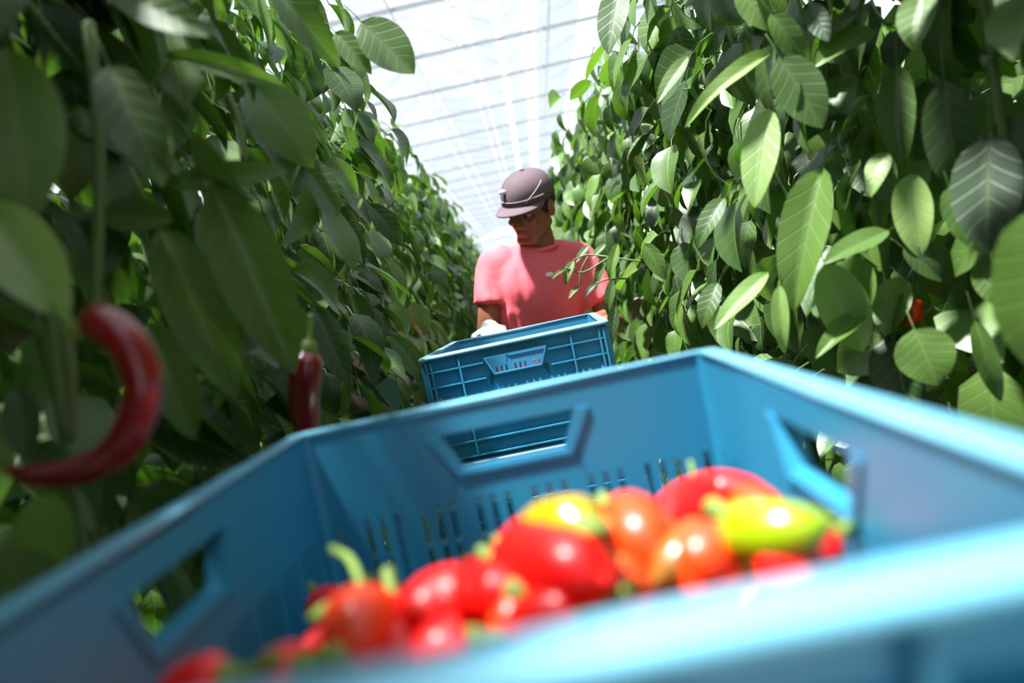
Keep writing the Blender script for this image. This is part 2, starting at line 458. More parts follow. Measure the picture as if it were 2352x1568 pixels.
# hero leaves: (base px, tip px, width px, depth, tilt of the face, mesh)
def nearest(side, p):
    return min(plants[side], key=lambda q: abs(q.location.y-p.y))
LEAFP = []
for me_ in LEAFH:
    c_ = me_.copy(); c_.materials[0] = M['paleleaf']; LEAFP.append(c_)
def hero(side, bx, by, tx, ty, wpx, d, dd=0.0, tiltz=.5, tiltx=0, k=0, pale=False):
    P0 = at(bx, by, d); P1 = at(tx, ty, d-dd)
    L = (P1-P0).length*1.04; Wd = wpx/F*d/.80
    n = -(P0-CAM).normalized() + V((tiltx, 0, tiltz))
    pl = nearest(side, P0)
    m = leaf_mat4(P0, P1-P0, n, L, Wd)
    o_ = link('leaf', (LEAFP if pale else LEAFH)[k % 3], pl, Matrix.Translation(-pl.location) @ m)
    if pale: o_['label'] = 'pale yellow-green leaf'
HL = [(20, 110, 60, 500, 230, .62), (-40, 470, 150, 715, 190, .58), (620, -40, 775, 128, 95, 1.25), (830, 50, 948, 162, 120, 1.35), (770, 75, 850, 160, 66, 1.4),
      (580, 190, 720, 368, 150, 1.15), (690, 365, 775, 492, 100, 1.3), (490, 430, 685, 860, 190, .85), (365, 520, 560, 930, 165, .85),
      (235, 490, 385, 500, 100, .8), (250, 150, 370, 410, 150, .75), (380, 130, 650, 165, 60, .95), (390, 425, 650, 385, 80, .9),
      (340, 745, 450, 1010, 130, .75), (130, 1135, 60, 1345, 165, .62), (40, 890, 60, 1055, 95, .65), (190, 1130, 235, 1240, 45, .64),
      (808, 562, 875, 620, 45, 1.8), (250, -30, 470, 70, 110, .8), (600, 620, 640, 800, 90, .95), (850, 470, 930, 560, 60, 1.9), (720, 700, 800, 880, 90, 1.2), (330, 250, 380, 400, 90, .8),
      (470, 700, 540, 860, 90, .95), (900, 770, 985, 880, 60, 1.9)]
for i, h in enumerate(HL): hero(-1, h[0], h[1], h[2], h[3], h[4], h[5], .02, .35 if i != 14 else 1.0, .0, i, i in (1, 14))  # two near leaves take the pale colour in place of sunlight
HR = [(1765, 250, 1728, 468, 100, 1.25), (1890, 385, 1800, 705, 135, 1.2), (1895, 605, 1992, 828, 130, 1.2), (2065, 635, 2030, 765, 100, 1.25), (2090, 400, 2107, 588, 100, 1.15),
      (2170, 185, 2195, 465, 130, 1.05), (2272, 310, 2262, 572, 175, 1.0), (2060, 150, 2062, 382, 95, 1.15), (1778, 120, 1556, 228, 55, 1.25), (1790, 130, 1888, 288, 125, 1.2),
      (2010, 72, 1872, 122, 85, 1.2), (1770, 30, 1862, 148, 70, 1.2), (1580, 130, 1508, 228, 46, 1.5), (2120, -20, 2090, 98, 100, 1.1), (1792, 655, 1790, 812, 48, 1.2),
      (2040, 530, 1895, 592, 75, 1.15), (2075, 570, 2172, 642, 60, 1.15), (2035, 350, 1990, 428, 65, 1.2), (2300, 270, 2360, 380, 90, 1.0), (2100, 755, 2155, 885, 150, 1.1),
      (2240, 735, 2300, 940, 60, 1.05), (1765, 625, 1640, 745, 62, 1.3), (1700, -30, 1765, 62, 80, 1.25), (1665, 455, 1588, 548, 60, 1.45), (1425, -40, 1392, 115, 85, 1.6),
      (1990, 720, 1870, 800, 60, 1.2), (1970, 30, 1880, 70, 50, 1.2), (2352, 60, 2260, 140, 90, 1.0), (2180, 430, 2220, 560, 70, 1.05), (1950, 270, 1830, 300, 40, 1.25), (1860, 10, 1900, 90, 60, 1.2),
      (1480, 560, 1530, 640, 50, 1.7), (1650, 650, 1600, 740, 60, 1.45), (2330, -20, 2340, 90, 110, 1.0), (2250, 600, 2290, 700, 70, 1.05)]
HR += [(1318, 598, 1290, 648, 26, 2.45), (1352, 562, 1322, 600, 20, 2.5), (1392, 590, 1362, 660, 26, 2.45), (1412, 640, 1385, 720, 30, 2.4), (1330, 655, 1306, 682, 16, 2.45),
       (1420, 560, 1395, 640, 32, 2.4), (1300, 618, 1266, 630, 14, 2.45), (1390, 560, 1360, 590, 20, 2.5), (1416, 700, 1400, 790, 34, 2.3), (1370, 650, 1342, 672, 18, 2.4)]
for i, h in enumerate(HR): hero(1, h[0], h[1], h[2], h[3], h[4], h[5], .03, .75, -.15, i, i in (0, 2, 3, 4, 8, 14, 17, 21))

# ------------------------------------------------------------------ chili builder
def catmull(P, n=6):
    P = [V(p) for p in P]; Q = [P[0]*2-P[1]]+P+[P[-1]*2-P[-2]]; out = []
    for i in range(1, len(Q)-2):
        for k in range(n):
            t = k/n; a, b_, c, d = Q[i-1], Q[i], Q[i+1], Q[i+2]
            out.append(.5*((2*b_)+(c-a)*t+(2*a-5*b_+4*c-d)*t*t+(3*b_-a-3*c+d)*t**3))
    out.append(P[-1]); return out
def chili_rad(t, r, blunt=.5):
    sh = min(1, (t/.10+.55)/1.55) if t < .10 else 1.0
    return r*sh*max(.12, (1-max(0, (t-.25)/.75)**(1.6+2*blunt))**(.8))
def chili_meshes(pts, r, m, blunt=.5, stalk=True, stalk_pts=None, rs=.0035):
    P = catmull(pts); n = len(P)
    q = MB(); q.tube(P, [chili_rad(i/(n-1), r, blunt) for i in range(n)], 14)
    me = q.mesh('chili', m, True)
    d0 = (P[0]-P[1]).normalized()
    c = MB(); c.tube([P[0]-d0*r*.02, P[0]+d0*r*.36, P[0]+d0*r*.60], [r*.55, r*.46, r*.2], 12)
    cm = c.mesh('calyx', M['stalk'], True)
    s = MB(); a = P[0]+d0*r*.6
    sp_ = stalk_pts or [a, a+d0*r*.6+V((0, 0, r*.05)), a+d0*r*1.1+V((0, 0, r*.2))]
    sp_ = catmull(sp_, 4)
    s.tube(sp_, [rs*1.3]+[rs]*(len(sp_)-2)+[rs*1.2], 8)
    return me, cm, s.mesh('stalk', M['stalk'], True)

# chilies hanging on the plants (parts of the plant)
def hang(side, pts, r, m, label, stalk_pts=None, blunt=.4):
    pl = nearest(side, pts[0])
    T = Matrix.Translation(-pl.location)
    me, cm, sm = chili_meshes(pts, r, m, blunt, stalk_pts=stalk_pts)
    o = link('chili', me, pl, T); o['label'] = label
    link('calyx', cm, o); link('stalk', sm, o)
C1 = [(182, 758), (228, 742), (280, 772), (318, 838), (328, 905), (302, 985), (250, 1050), (150, 1088), (60, 1090), (5, 1072)]
D1 = .55
hang(-1, [at(x, y, D1) for x, y in C1], .0138, M['darkred'], 'long dark red chili curled like a hook', [at(182, 750, D1), at(150, 735, D1+.01), at(120, 690, D1+.03), at(112, 600, D1+.04)], .9)
hang(-1, [at(708, 800, .95), at(700, 870, .95), at(698, 930, .96), at(712, 1010, .97), at(730, 1060, .98)], .020, M['darkred'], 'dark red chili hanging just above the crate rim')
hang(1, [at(2090, 690, 1.25), at(2098, 720, 1.25), at(2080, 760, 1.26)], .016, M['orange'], 'small orange-red chili half hidden by leaves')
hang(-1, [at(110, 690, .60), at(128, 850, .60), at(150, 1000, .60)], .004, M['stem'], 'thin bare side shoot')
for i, (sx, sy, ex, ey, d) in enumerate(((205, 60, 215, 720, .78), (110, 660, 160, 1000, .66), (500, 180, 560, 360, 1.1))):
    P0 = at(sx, sy, d); P1 = at(ex, ey, d); pl = nearest(-1, P0)
    q = MB(); q.tube(catmull([P0, (P0+P1)/2+V((.008, 0, 0)), P1]), [.006]*13, 7); link('side_shoot', q.mesh('side_shoot', M['stem'], True), pl, Matrix.Translation(-pl.location))

for pts in ([(1470, 600, 2.42), (1400, 590, 2.44), (1350, 585, 2.47), (1318, 597, 2.46)], [(1400, 590, 2.44), (1340, 625, 2.44), (1300, 615, 2.44)], [(1350, 590, 2.46), (1335, 620, 2.46), (1332, 652, 2.46)], [(1440, 640, 2.4), (1400, 640, 2.4), (1370, 650, 2.4)]):
    pp = [at(*p) for p in pts]; pl = nearest(1, pp[0]); q = MB(); c_ = catmull(pp, 4); q.tube(c_, [.0028]*len(c_), 6)
    link('side_shoot', q.mesh('side_shoot', M['stem'], True), pl, Matrix.Translation(-pl.location))

# ------------------------------------------------------------------ crates
CW, CD, CHT = .42, .588, .245
TH = .003; LIP = .013
def grid_wall(q, us, zs, holes, y0, y1, warp, T):
    """solid wall in the (u,z) plane between y0 and y1 with rectangular holes warped to shape"""
    us = sorted(set(round(u, 5) for u in us)); zs = sorted(set(round(z, 5) for z in zs))
    def hole(i, j):
        if i < 0 or j < 0 or i >= len(us)-1 or j >= len(zs)-1: return True
        uc, zc = (us[i]+us[i+1])/2, (zs[j]+zs[j+1])/2
        return any(a < uc < b_ and c < zc < d for (a, b_, c, d) in holes)
    idx = {}; vs = []; fs = []
    def vid(i, j, k):
        if (i, j, k) not in idx:
            u, z = warp(us[i], zs[j]); idx[(i, j, k)] = len(vs); vs.append(T @ V((u, (y0, y1)[k], z)))
        return idx[(i, j, k)]
    for i in range(len(us)-1):
        for j in range(len(zs)-1):
            if hole(i, j): continue
            fs.append((vid(i, j, 0), vid(i+1, j, 0), vid(i+1, j+1, 0), vid(i, j+1, 0)))
            fs.append((vid(i, j, 1), vid(i, j+1, 1), vid(i+1, j+1, 1), vid(i+1, j, 1)))
            if hole(i-1, j): fs.append((vid(i, j, 0), vid(i, j+1, 0), vid(i, j+1, 1), vid(i, j, 1)))
            if hole(i+1, j): fs.append((vid(i+1, j, 0), vid(i+1, j, 1), vid(i+1, j+1, 1), vid(i+1, j+1, 0)))
            if hole(i, j-1): fs.append((vid(i, j, 0), vid(i, j, 1), vid(i+1, j, 1), vid(i+1, j, 0)))
            if hole(i, j+1): fs.append((vid(i, j+1, 0), vid(i+1, j+1, 0), vid(i+1, j+1, 1), vid(i, j+1, 1)))
    q.add(vs, fs)
HT, HB = CHT-.029, CHT-.064        # handle opening, top and bottom
HW1, HW0 = .066, .050              # half widths at top and bottom
def wall_mesh(length):
    q = MB(); hl = length/2-LIP; I = Matrix.Identity(4)
    holes = [(-HW1, HW1, HB, HT)]
    us = [-hl, -HW1, HW1, hl]; zs = [.004, HB, HT, CHT-.004, CHT-.16, CHT-.095]
    npitch = .055; n = int((length-.07)/npitch)
    cs = [(k-(n-1)/2)*npitch for k in range(n)]
    for c in cs:
        for e in (-.0145, 0, .0145):
            a, b_ = c+e-.0026, c+e+.0026; us += [a, b_]; holes.append((a, b_, CHT-.16, CHT-.095))
    def warp(u, z):
        if abs(abs(u)-HW1) < 1e-4 and abs(z-HB) < 1e-4: return (math.copysign(HW0, u), z)
        return (u, z)
    for s_ in (-1, 1):
        c = s_*(length/2-.03); us += [c-.003, c+.003]; holes.append((c-.003, c+.003, CHT-.15, CHT-.105))
    grid_wall(q, us, zs, holes, -TH, 0, warp, I)
    # grip tunnel round the opening: four sides, reaching out to the rib depth
    D = LIP-.001
    def prism(poly, y0, y1):
        n_ = len(poly); q.add([V((u, y0, z)) for u, z in poly]+[V((u, y1, z)) for u, z in poly],
            [tuple(range(n_)), tuple(range(2*n_-1, n_-1, -1))]+[(k, k+n_, (k+1) % n_+n_, (k+1) % n_) for k in range(n_)])
    t = .003
    prism([(-HW1-t, HT), (HW1+t, HT), (HW1+t, HT+t), (-HW1-t, HT+t)], 0, D)
    prism([(-HW0, HB), (HW0, HB), (HW0+t, HB-t), (-HW0-t, HB-t)], 0, D)
    prism([(-HW1, HT), (-HW0, HB), (-HW0-t, HB-t), (-HW1-t, HT)], 0, D)
    prism([(HW1, HT), (HW0, HB), (HW0+t, HB-t), (HW1+t, HT)], 0, D)
    # moulded frame raised on the inside
    e = .007
    prism([(-HW0-2*t, HB-e), (HW0+2*t, HB-e), (HW0+1*t, HB-t), (-HW0-1*t, HB-t)], -TH-.0022, -TH)
    prism([(-HW1-2*e, HT), (-HW0-2*t, HB-e), (-HW0-t, HB-t), (-HW1-t, HT)], -TH-.0022, -TH)
    prism([(HW1+2*e, HT), (HW0+2*t, HB-e), (HW0+t, HB-t), (HW1+t, HT)], -TH-.0022, -TH)
    return q.mesh('side_wall', M['blue'])
def ribs_meshes(length):
    D = LIP-.0005
    q = MB(); q.box(-.002, .002, 0, D, .012, CHT-.014); full = q.mesh('rib', M['blue'])
    h = MB(); hl = length/2-LIP
    for z in (CHT-.036, CHT-.070):
        for s_ in (-1, 1):
            a, b_ = sorted((s_*(HW1+.006), s_*hl)); h.box(a, b_, 0, D, z-.0015, z+.0015)
    for z in (.012, .045, CHT-.165, CHT-.135, CHT-.103): h.box(-hl, hl, 0, D, z-.0015, z+.0015)
    return full, h.mesh('band', M['blue'])
WM = {CW: wall_mesh(CW), CD: wall_mesh(CD)}; RM = {CW: ribs_meshes(CW), CD: ribs_meshes(CD)}
def rim_mesh():
    q = MB(); prof = []
    # rounded lip profile: u outward, z; swept round the four sides with mitred corners
    pr = [(-.0045, -.001), (-.0045, -.004), (-.003, -.005), (-.003, -.008), (.0, -.0082), (LIP+.000, -.0082), (LIP+.002, -.007), (LIP+.002, -.003), (LIP, -.0008), (LIP-.002, 0), (-.003, .0008)]
    hx, hy = CW/2-LIP, CD/2-LIP
    corners = []
    rc = .012
    for cx, cy, a0 in ((hx, hy, 0), (-hx, hy, 90), (-hx, -hy, 180), (hx, -hy, 270)):
        for a in (0, 22.5, 45, 67.5, 90): corners.append((cx, cy, math.radians(a0+a)))
    vs = []; n = len(pr)
    for cx, cy, a in corners:
        for u, z in pr:
            rr = u if u > 0 else u
            vs.append((cx-rc*(math.copysign(1, cx))+math.cos(a)*(rr+rc) if False else cx+math.cos(a)*rr*(1 if rr > 0 else 1.0), cy+math.sin(a)*rr, CHT+z))
    fs = []; m = len(corners)
    for i in range(m):
        for k in range(n):
            fs.append((i*n+k, ((i+1) % m)*n+k, ((i+1) % m)*n+(k+1) % n, i*n+(k+1) % n))
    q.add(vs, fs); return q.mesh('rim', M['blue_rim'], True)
RIM = rim_mesh()
def base_mesh():
    q = MB(); hx, hy = CW/2-LIP, CD/2-LIP
    us = [-hx, hx]; zs = [-hy, hy]; holes = []
    for i in range(9):
        for j in range(13):
            x, y = (i-4)*.038, (j-6)*.041; us += [x-.011, x+.011]; zs += [y-.011, y+.011]; holes.append((x-.011, x+.011, y-.011, y+.011))
    T = Matrix.Rotation(-PI/2, 4, 'X')
    grid_wall(q, us, zs, holes, -.006, -.003, lambda a, b_: (a, b_), Matrix(((1, 0, 0, 0), (0, 0, 1, 0), (0, -1, 0, 0), (0, 0, 0, 1))))
    return q.mesh('base', M['blue'])
BASE = base_mesh()
cq = MB(); cq.add([(0, 0, 0), (-.006, 0, 0), (0, -.006, 0), (0, 0, CHT-.006), (-.006, 0, CHT-.006), (0, -.006, CHT-.006)], [(0, 1, 2), (3, 5, 4), (0, 3, 4, 1), (1, 4, 5, 2), (2, 5, 3, 0)])
CORNER = cq.mesh('corner_post', M['blue'])
def make_crate(label, loc, rz, group, detail=True):
    c = thing('plastic_crate', label, 'crate', loc, rz, group)
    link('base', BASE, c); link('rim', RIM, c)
    for k, (ln, off) in enumerate(((CW, CD/2-LIP), (CD, CW/2-LIP), (CW, CD/2-LIP), (CD, CW/2-LIP))):
        # wall local +y = outward
        T = Matrix.Rotation(-k*PI/2, 4, 'Z') @ Matrix.Translation((0, off, 0))
        wl = link('side_wall', WM[ln], c, T)
        if not detail: continue
        link('band', RM[ln][1], wl)
        n = int((ln-.04)/.062)
        for i in range(n+1):
            u = (i-n/2)*.062
            if abs(u) < HW1+.004 : continue
            link('rib', RM[ln][0], wl, Matrix.Translation((u, 0, 0)))
        for u in (-ln/2+LIP+.001, ln/2-LIP-.001): link('rib', RM[ln][0], wl, Matrix.Translation((u, 0, 0)))
    for sx, sy, a in ((1, 1, 0), (-1, 1, 90), (-1, -1, 180), (1, -1, 270)):
        link('corner_post', CORNER, c, Matrix.Translation((sx*(CW/2-LIP-TH), sy*(CD/2-LIP-TH), .004)) @ Matrix.Rotation(math.radians(a), 4, 'Z'))
    return c
CYAW = -math.atan((1274-VPX)/F); CYAW1 = math.radians(-2.0)
RIMZ = CAM.z-.0845
PLAT = RIMZ-4*CHT
ca, sa = math.cos(CYAW), math.sin(CYAW)
# crate centres
C1c = V((-.035, .478, 0)); C2c = V((.010, 2.01, 0))
spots = [('near', C1c), ('far', C2c)]
for nm, cc in spots:
    yaw_ = CYAW1 if nm == 'near' else CYAW
    for k in range(4):
        if k == 3:
            lab = 'large blurred blue plastic crate full of chillies in the foreground' if nm == 'near' else 'blue ribbed plastic crate directly in front of the person, top of its stack'
            grp = None
        else:
            lab = ('blue plastic crate hidden low in the stack under the foreground crate' if nm == 'near' else 'blue plastic crate low in the stack in front of the person')
            grp = 'lower crates of the %s stack' % nm
        make_crate(lab, (cc.x, cc.y, PLAT+k*CHT), yaw_, grp, True)

# harvest trolley on pipe rails
tr = thing('harvest_trolley', 'low grey steel trolley carrying both stacks of blue crates', 'trolley', (0, 1.2, 0), CYAW)
q = MB(); q.box(-.24, .24, -1.3, 1.35, PLAT-.025, PLAT-.001); link('platform', q.mesh('platform', M['steel'], bevel=.003), tr)
q = MB(); q.box(-.22, -.18, -1.28, 1.33, PLAT-.075, PLAT-.026); link('frame_beam', q.mesh('frame_beam', M['paint']), tr)
link('frame_beam', bpy.data.meshes['frame_beam'], tr, Matrix.Translation((.40, 0, 0)))
q = MB(); q.tube([(-.02, 0, 0), (.02, 0, 0)], [.045, .045], 20, False); q.tube([(-.026, 0, 0), (-.02, 0, 0)], [.06, .06], 20, False)
wm_ = q.mesh('wheel', M['dark'], True)
for x in (-.21, .21):
    for y in (-1.05, 1.1): link('wheel', wm_, tr, Matrix.Translation((x, y, .095)))
for x in (-.21, .21):
    q = MB(); q.tube([(x+.035, -4.2, .025), (x-.035+.0, 14, .025)], [.024, .024], 10, False)
    o = link('heating_pipe', q.mesh('heating_pipe', M['paint'], True)); tag(o, 'white pipe rail on the floor, %s one under the trolley' % ('left' if x < 0 else 'right'), 'pipe')
    o.matrix_world = Matrix.Translation((x*0, 0, 0))

# ------------------------------------------------------------------ chillies in the foreground crate
INX, INY = CW/2-LIP-TH, CD/2-LIP-TH
FLOORZ = PLAT+3*CHT+.006
def pepper_obj(label, pts, r, m, blunt=.8, group=None, stalk_pts=None, rs=.004):
    o0 = V(pts[0]); c = sum((V(p) for p in pts), V())/len(pts); c.z = min(p[2] for p in pts)-r
    me, cm, sm = chili_meshes([V(p)-c for p in pts], r, m, blunt, stalk_pts=[V(p)-c for p in stalk_pts] if stalk_pts else None, rs=rs)
    o = link('chili_pepper', me); o.location = c; tag(o, label, 'chili pepper', group)
    link('calyx', cm, o); link('stalk', sm, o); return o
def zz(h): return CAM.z-h
def P(px, py, h): return atz(px, py, zz(h))
# h = metres below the lens
pepper_obj('orange-red chili with a tall curled stalk, left of the pile', [P(835, 1395, .150), P(832, 1440, .156), P(822, 1500, .166), P(800, 1580, .18)], .0215, M['orange'], .9,
           stalk_pts=[P(835, 1375, .150), P(822, 1320, .142), P(800, 1280, .137), P(765, 1262, .134)], rs=.0028)
pepper_obj('red chili between the orange-red one and the shiny one', [P(905, 1400, .160), P(915, 1470, .168), P(920, 1550, .172)], .017, M['red'], .9)
pepper_obj('small pale green chili tip poking out at the left of the pile', [P(812, 1400, .150), P(770, 1402, .152), P(708, 1420, .156)], .0068, M['stalk'], .9, rs=.003)
pepper_obj('glossy red chili with a white highlight', [P(1090, 1375, .158), P(1020, 1390, .158), P(975, 1430, .162), P(960, 1480, .17)], .021, M['red'], .9)
pepper_obj('red chili lying behind the glossy one', [P(1190, 1360, .150), P(1110, 1365, .155), P(1000, 1360, .160)], .0165, M['red'], .6)
pepper_obj('large bright red chili in the middle of the pile', [P(1185, 1292, .148), P(1255, 1300, .144), P(1330, 1315, .142), P(1395, 1335, .143)], .0235, M['red'], 1.0)
pepper_obj('shiny red-pink chili under the olive one', [P(1200, 1262, .146), P(1255, 1268, .142), P(1330, 1300, .145)], .020, M['red'], .8)
pepper_obj('yellow-olive chili with round shiny end on top of the pile', [P(1345, 1215, .124), P(1300, 1205, .128), P(1240, 1215, .134), P(1175, 1250, .146)], .0165, M['gold'], .7)
pepper_obj('orange chili right of the olive one', [P(1430, 1195, .140), P(1470, 1230, .142), P(1520, 1290, .150)], .0200, M['orange'], .9)
pepper_obj('small orange chili at the front centre of the pile', [P(1190, 1385, .158), P(1180, 1440, .166), P(1170, 1500, .175)], .0145, M['orange'], .9)
pepper_obj('long red chili arching along the back of the pile', [P(1525, 1215, .160), P(1580, 1155, .160), P(1655, 1130, .160), P(1735, 1145, .162), P(1800, 1195, .167)], .0160, M['red'], .6,
           stalk_pts=[P(1535, 1190, .158), P(1570, 1140, .150), P(1592, 1100, .148), P(1586, 1062, .144)], rs=.0018)
pepper_obj('orange chili below the arching red one', [P(1700, 1150, .164), P(1750, 1170, .166), P(1800, 1200, .17)], .015, M['orange'], .9)
pepper_obj('yellow-green chili pointing right', [P(1690, 1215, .138), P(1760, 1222, .136), P(1840, 1215, .134), P(1915, 1195, .132)], .0155, M['yellow'], .55,
           stalk_pts=[P(1695, 1210, .138), P(1665, 1180, .136), P(1640, 1165, .135)], rs=.005)
pepper_obj('brown-orange chili lying diagonally at the front', [P(1640, 1235, .144), P(1580, 1275, .148), P(1500, 1340, .154)], .0150, M['olive'], .7)
pepper_obj('orange chili under the yellow-green one', [P(1660, 1250, .146), P(1610, 1290, .150), P(1560, 1330, .155)], .0175, M['orange'], .9)
pepper_obj('pale orange chili at the front beside the brown one', [P(1420, 1320, .154), P(1430, 1360, .160), P(1440, 1420, .168)], .018, M['orange'], .9)
pepper_obj('red chili close to the front rim, right side', [P(1750, 1290, .150), P(1820, 1300, .152), P(1900, 1290, .155)], .0150, M['red'], .7)
pepper_obj('red chili close to the front rim, centre', [P(1330, 1400, .158), P(1260, 1420, .160), P(1150, 1450, .165)], .0170, M['red'], .7)
pepper_obj('red chili in the near left corner of the crate', [P(520, 1560, .150), P(450, 1580, .152), P(360, 1600, .155)], .0150, M['red'], .8)
pepper_obj('reddish chili with pale stalk near the front left', [P(690, 1535, .154), P(640, 1545, .156), P(590, 1580, .160)], .0135, M['red'], .8, rs=.006)
pepper_obj('red chili at the left edge of the pile', [P(700, 1570, .165), P(610, 1590, .17), P(560, 1640, .18)], .0170, M['red'], .8)
for lab, a, b_, c, r_, m_ in (
    ('red chili wedged below the olive one', (1440, 1250, .155), (1390, 1290, .158), (1330, 1340, .160), .017, 'red'),
    ('red chili tucked in front of the large bright red one', (1400, 1330, .158), (1330, 1350, .158), (1240, 1360, .158), .019, 'red'),
    ('red chili lying low at the left front of the pile', (1080, 1480, .165), (1010, 1500, .165), (930, 1510, .165), .017, 'red'),
    ('orange-red chili at the right front under the yellow-green one', (1560, 1330, .158), (1640, 1320, .158), (1730, 1310, .158), .016, 'orange'),
    ('red chili at the right end of the pile by the crate wall', (1900, 1240, .160), (1850, 1270, .162), (1790, 1300, .165), .016, 'red')):
    pepper_obj(lab, [P(*a), P(*b_), P(*c)], r_, M[m_], .8)
# filler chillies: layers under the visible ones
random.seed(11)
fill = []
for k in range(6):
    r = (.017, .019, .0165, .02, .018, .0175)[k]; L = (.12, .105, .13, .10, .115, .12)[k]; cv = (.01, .02, .03, .008, .015, .025)[k]
    pts = [(-L/2+.0, 0, 0), (-L/6, cv*.7, 0), (L/6, cv*.8, 0), (L/2-.015, 0, 0)]
    fill.append((chili_meshes(pts, r, (M['red'], M['red'], M['orange'], M['red'], M['olive'], M['red'])[k], .8), r))
def filler(center, yaw, hx, hy, z, n, label, group, stepx=.042, stepy=.136):
    cnt = 0
    for iy in range(int(2*hy/stepy)):
        for ix in range(int(2*hx/stepx)):
            if cnt >= n: return
            (me, cm, sm), r = fill[random.randrange(6)]
            x = -hx+stepx*(ix+.5)+random.uniform(-.003, .003); y = -hy+stepy*(iy+.5)+random.uniform(-.004, .004)
            o = link('chili_pepper', me)
            p = Matrix.Rotation(yaw, 4, 'Z') @ V((x, y, 0))
            o.location = (center.x+p.x, center.y+p.y, z+random.uniform(0, .006)+r)
            o.rotation_euler = (random.uniform(-.6, .6), random.uniform(-.1, .1), yaw+PI/2*random.choice((1, -1))+random.uniform(-.12, .12))
            tag(o, label, 'chili pepper', group); link('calyx', cm, o); link('stalk', sm, o); cnt += 1
for k, z in enumerate((FLOORZ, FLOORZ+.034, FLOORZ+.068, FLOORZ+.100)):
    filler(C1c, CYAW1, INX-.012, INY-.02, z, 60, 'chili buried under the others in the foreground crate', 'chillies buried in the foreground crate')
for k, z in enumerate((FLOORZ, FLOORZ+.034)):
    filler(C2c, CYAW, INX-.012, INY-.02, z, 60, 'chili showing dimly through the slots of the far crate', 'chillies in the crate in front of the person')

# ------------------------------------------------------------------ person
def remesh(mb, name, m, vox, smooth=3, disp=None):
    me = mb.mesh(name+'_src', m); o = bpy.data.objects.new(name+'_src', me); COL.objects.link(o)
    rm = o.modifiers.new('r', 'REMESH'); rm.mode = 'VOXEL'; rm.voxel_size = vox
    s = o.modifiers.new('s', 'SMOOTH'); s.iterations = smooth; s.factor = .5
    bpy.context.view_layer.update()
    ev = o.evaluated_get(bpy.context.evaluated_depsgraph_get())
    nm = bpy.data.meshes.new_from_object(ev); nm.name = name
    bpy.data.objects.remove(o); bpy.data.meshes.remove(me)
    if disp:
        for v in nm.vertices: v.co += disp(v.co, v.normal)
    nm.materials.clear(); nm.materials.append(m)
    nm.polygons.foreach_set('use_smooth', [True]*len(nm.polygons)); return nm
PY = 2.74
J = dict(hip=V((.05, PY+.06, .93)), waist=V((.065, PY+.05, 1.08)), chest=V((.105, PY+.01, 1.30)), neck=V((.143, PY-.005, 1.455)), head=V((.140, PY-.055, 1.572)),
         sr=V((-.018, PY-.0, 1.405)), sl=V((.268, PY+.02, 1.365)), er=V((-.092, PY-.06, 1.165)), el=V((.335, PY-.05, 1.13)),
         hr=V((-.070, 2.45, 1.205)), hl=V((.265, 2.53, 1.16)))
person = thing('person', 'person in a coral pink t-shirt and taupe cap looking down, behind the blue crates', 'person', (.05, PY+.06, 0))
TP = Matrix.Translation((-.05, -(PY+.06), 0))
# head frame: local -Y = face forward
HR_ = Matrix.Translation(J['head']) @ Matrix.Rotation(math.radians(-34), 4, 'Z') @ Matrix.Rotation(math.radians(10), 4, 'Y') @ Matrix.Rotation(math.radians(20), 4, 'X')
def fingers(q, wrist, fdir, ndir, mul=1.0, thumb_side=1, curl=.5):
    f = V(fdir).normalized(); n = V(ndir); n = (n-f*n.dot(f)).normalized(); s = f.cross(n)*thumb_side
    for k in range(4):
        off = s*(.031-.0205*k); L = (.072, .080, .075, .058)[k]
        kn = wrist+f*.088+off; q.cap(wrist+off*.55+f*.005, kn, .014*mul, .0105*mul, 10)
        a = .25; p = kn
        for sg, ln in enumerate((.45, .31, .24)):
            a += curl*(.5+.4*sg); d = f*math.cos(a)-n*math.sin(a); e = p+d*L*ln
            q.cap(p, e, (.0095-.0008*sg)*mul, (.0088-.0008*sg)*mul, 8); p = e
    t0 = wrist+f*.02+s*.026; t1 = t0+(f*.6+s*.7-n*.2).normalized()*.042; t2 = t1+(f*.85+s*.15-n*.5).normalized()*.03
    q.cap(wrist+f*.01+s*.01, t0, .014*mul, .0125*mul, 8); q.cap(t0, t1, .0125*mul, .0105*mul, 8); q.cap(t1, t2, .0105*mul, .009*mul, 8)
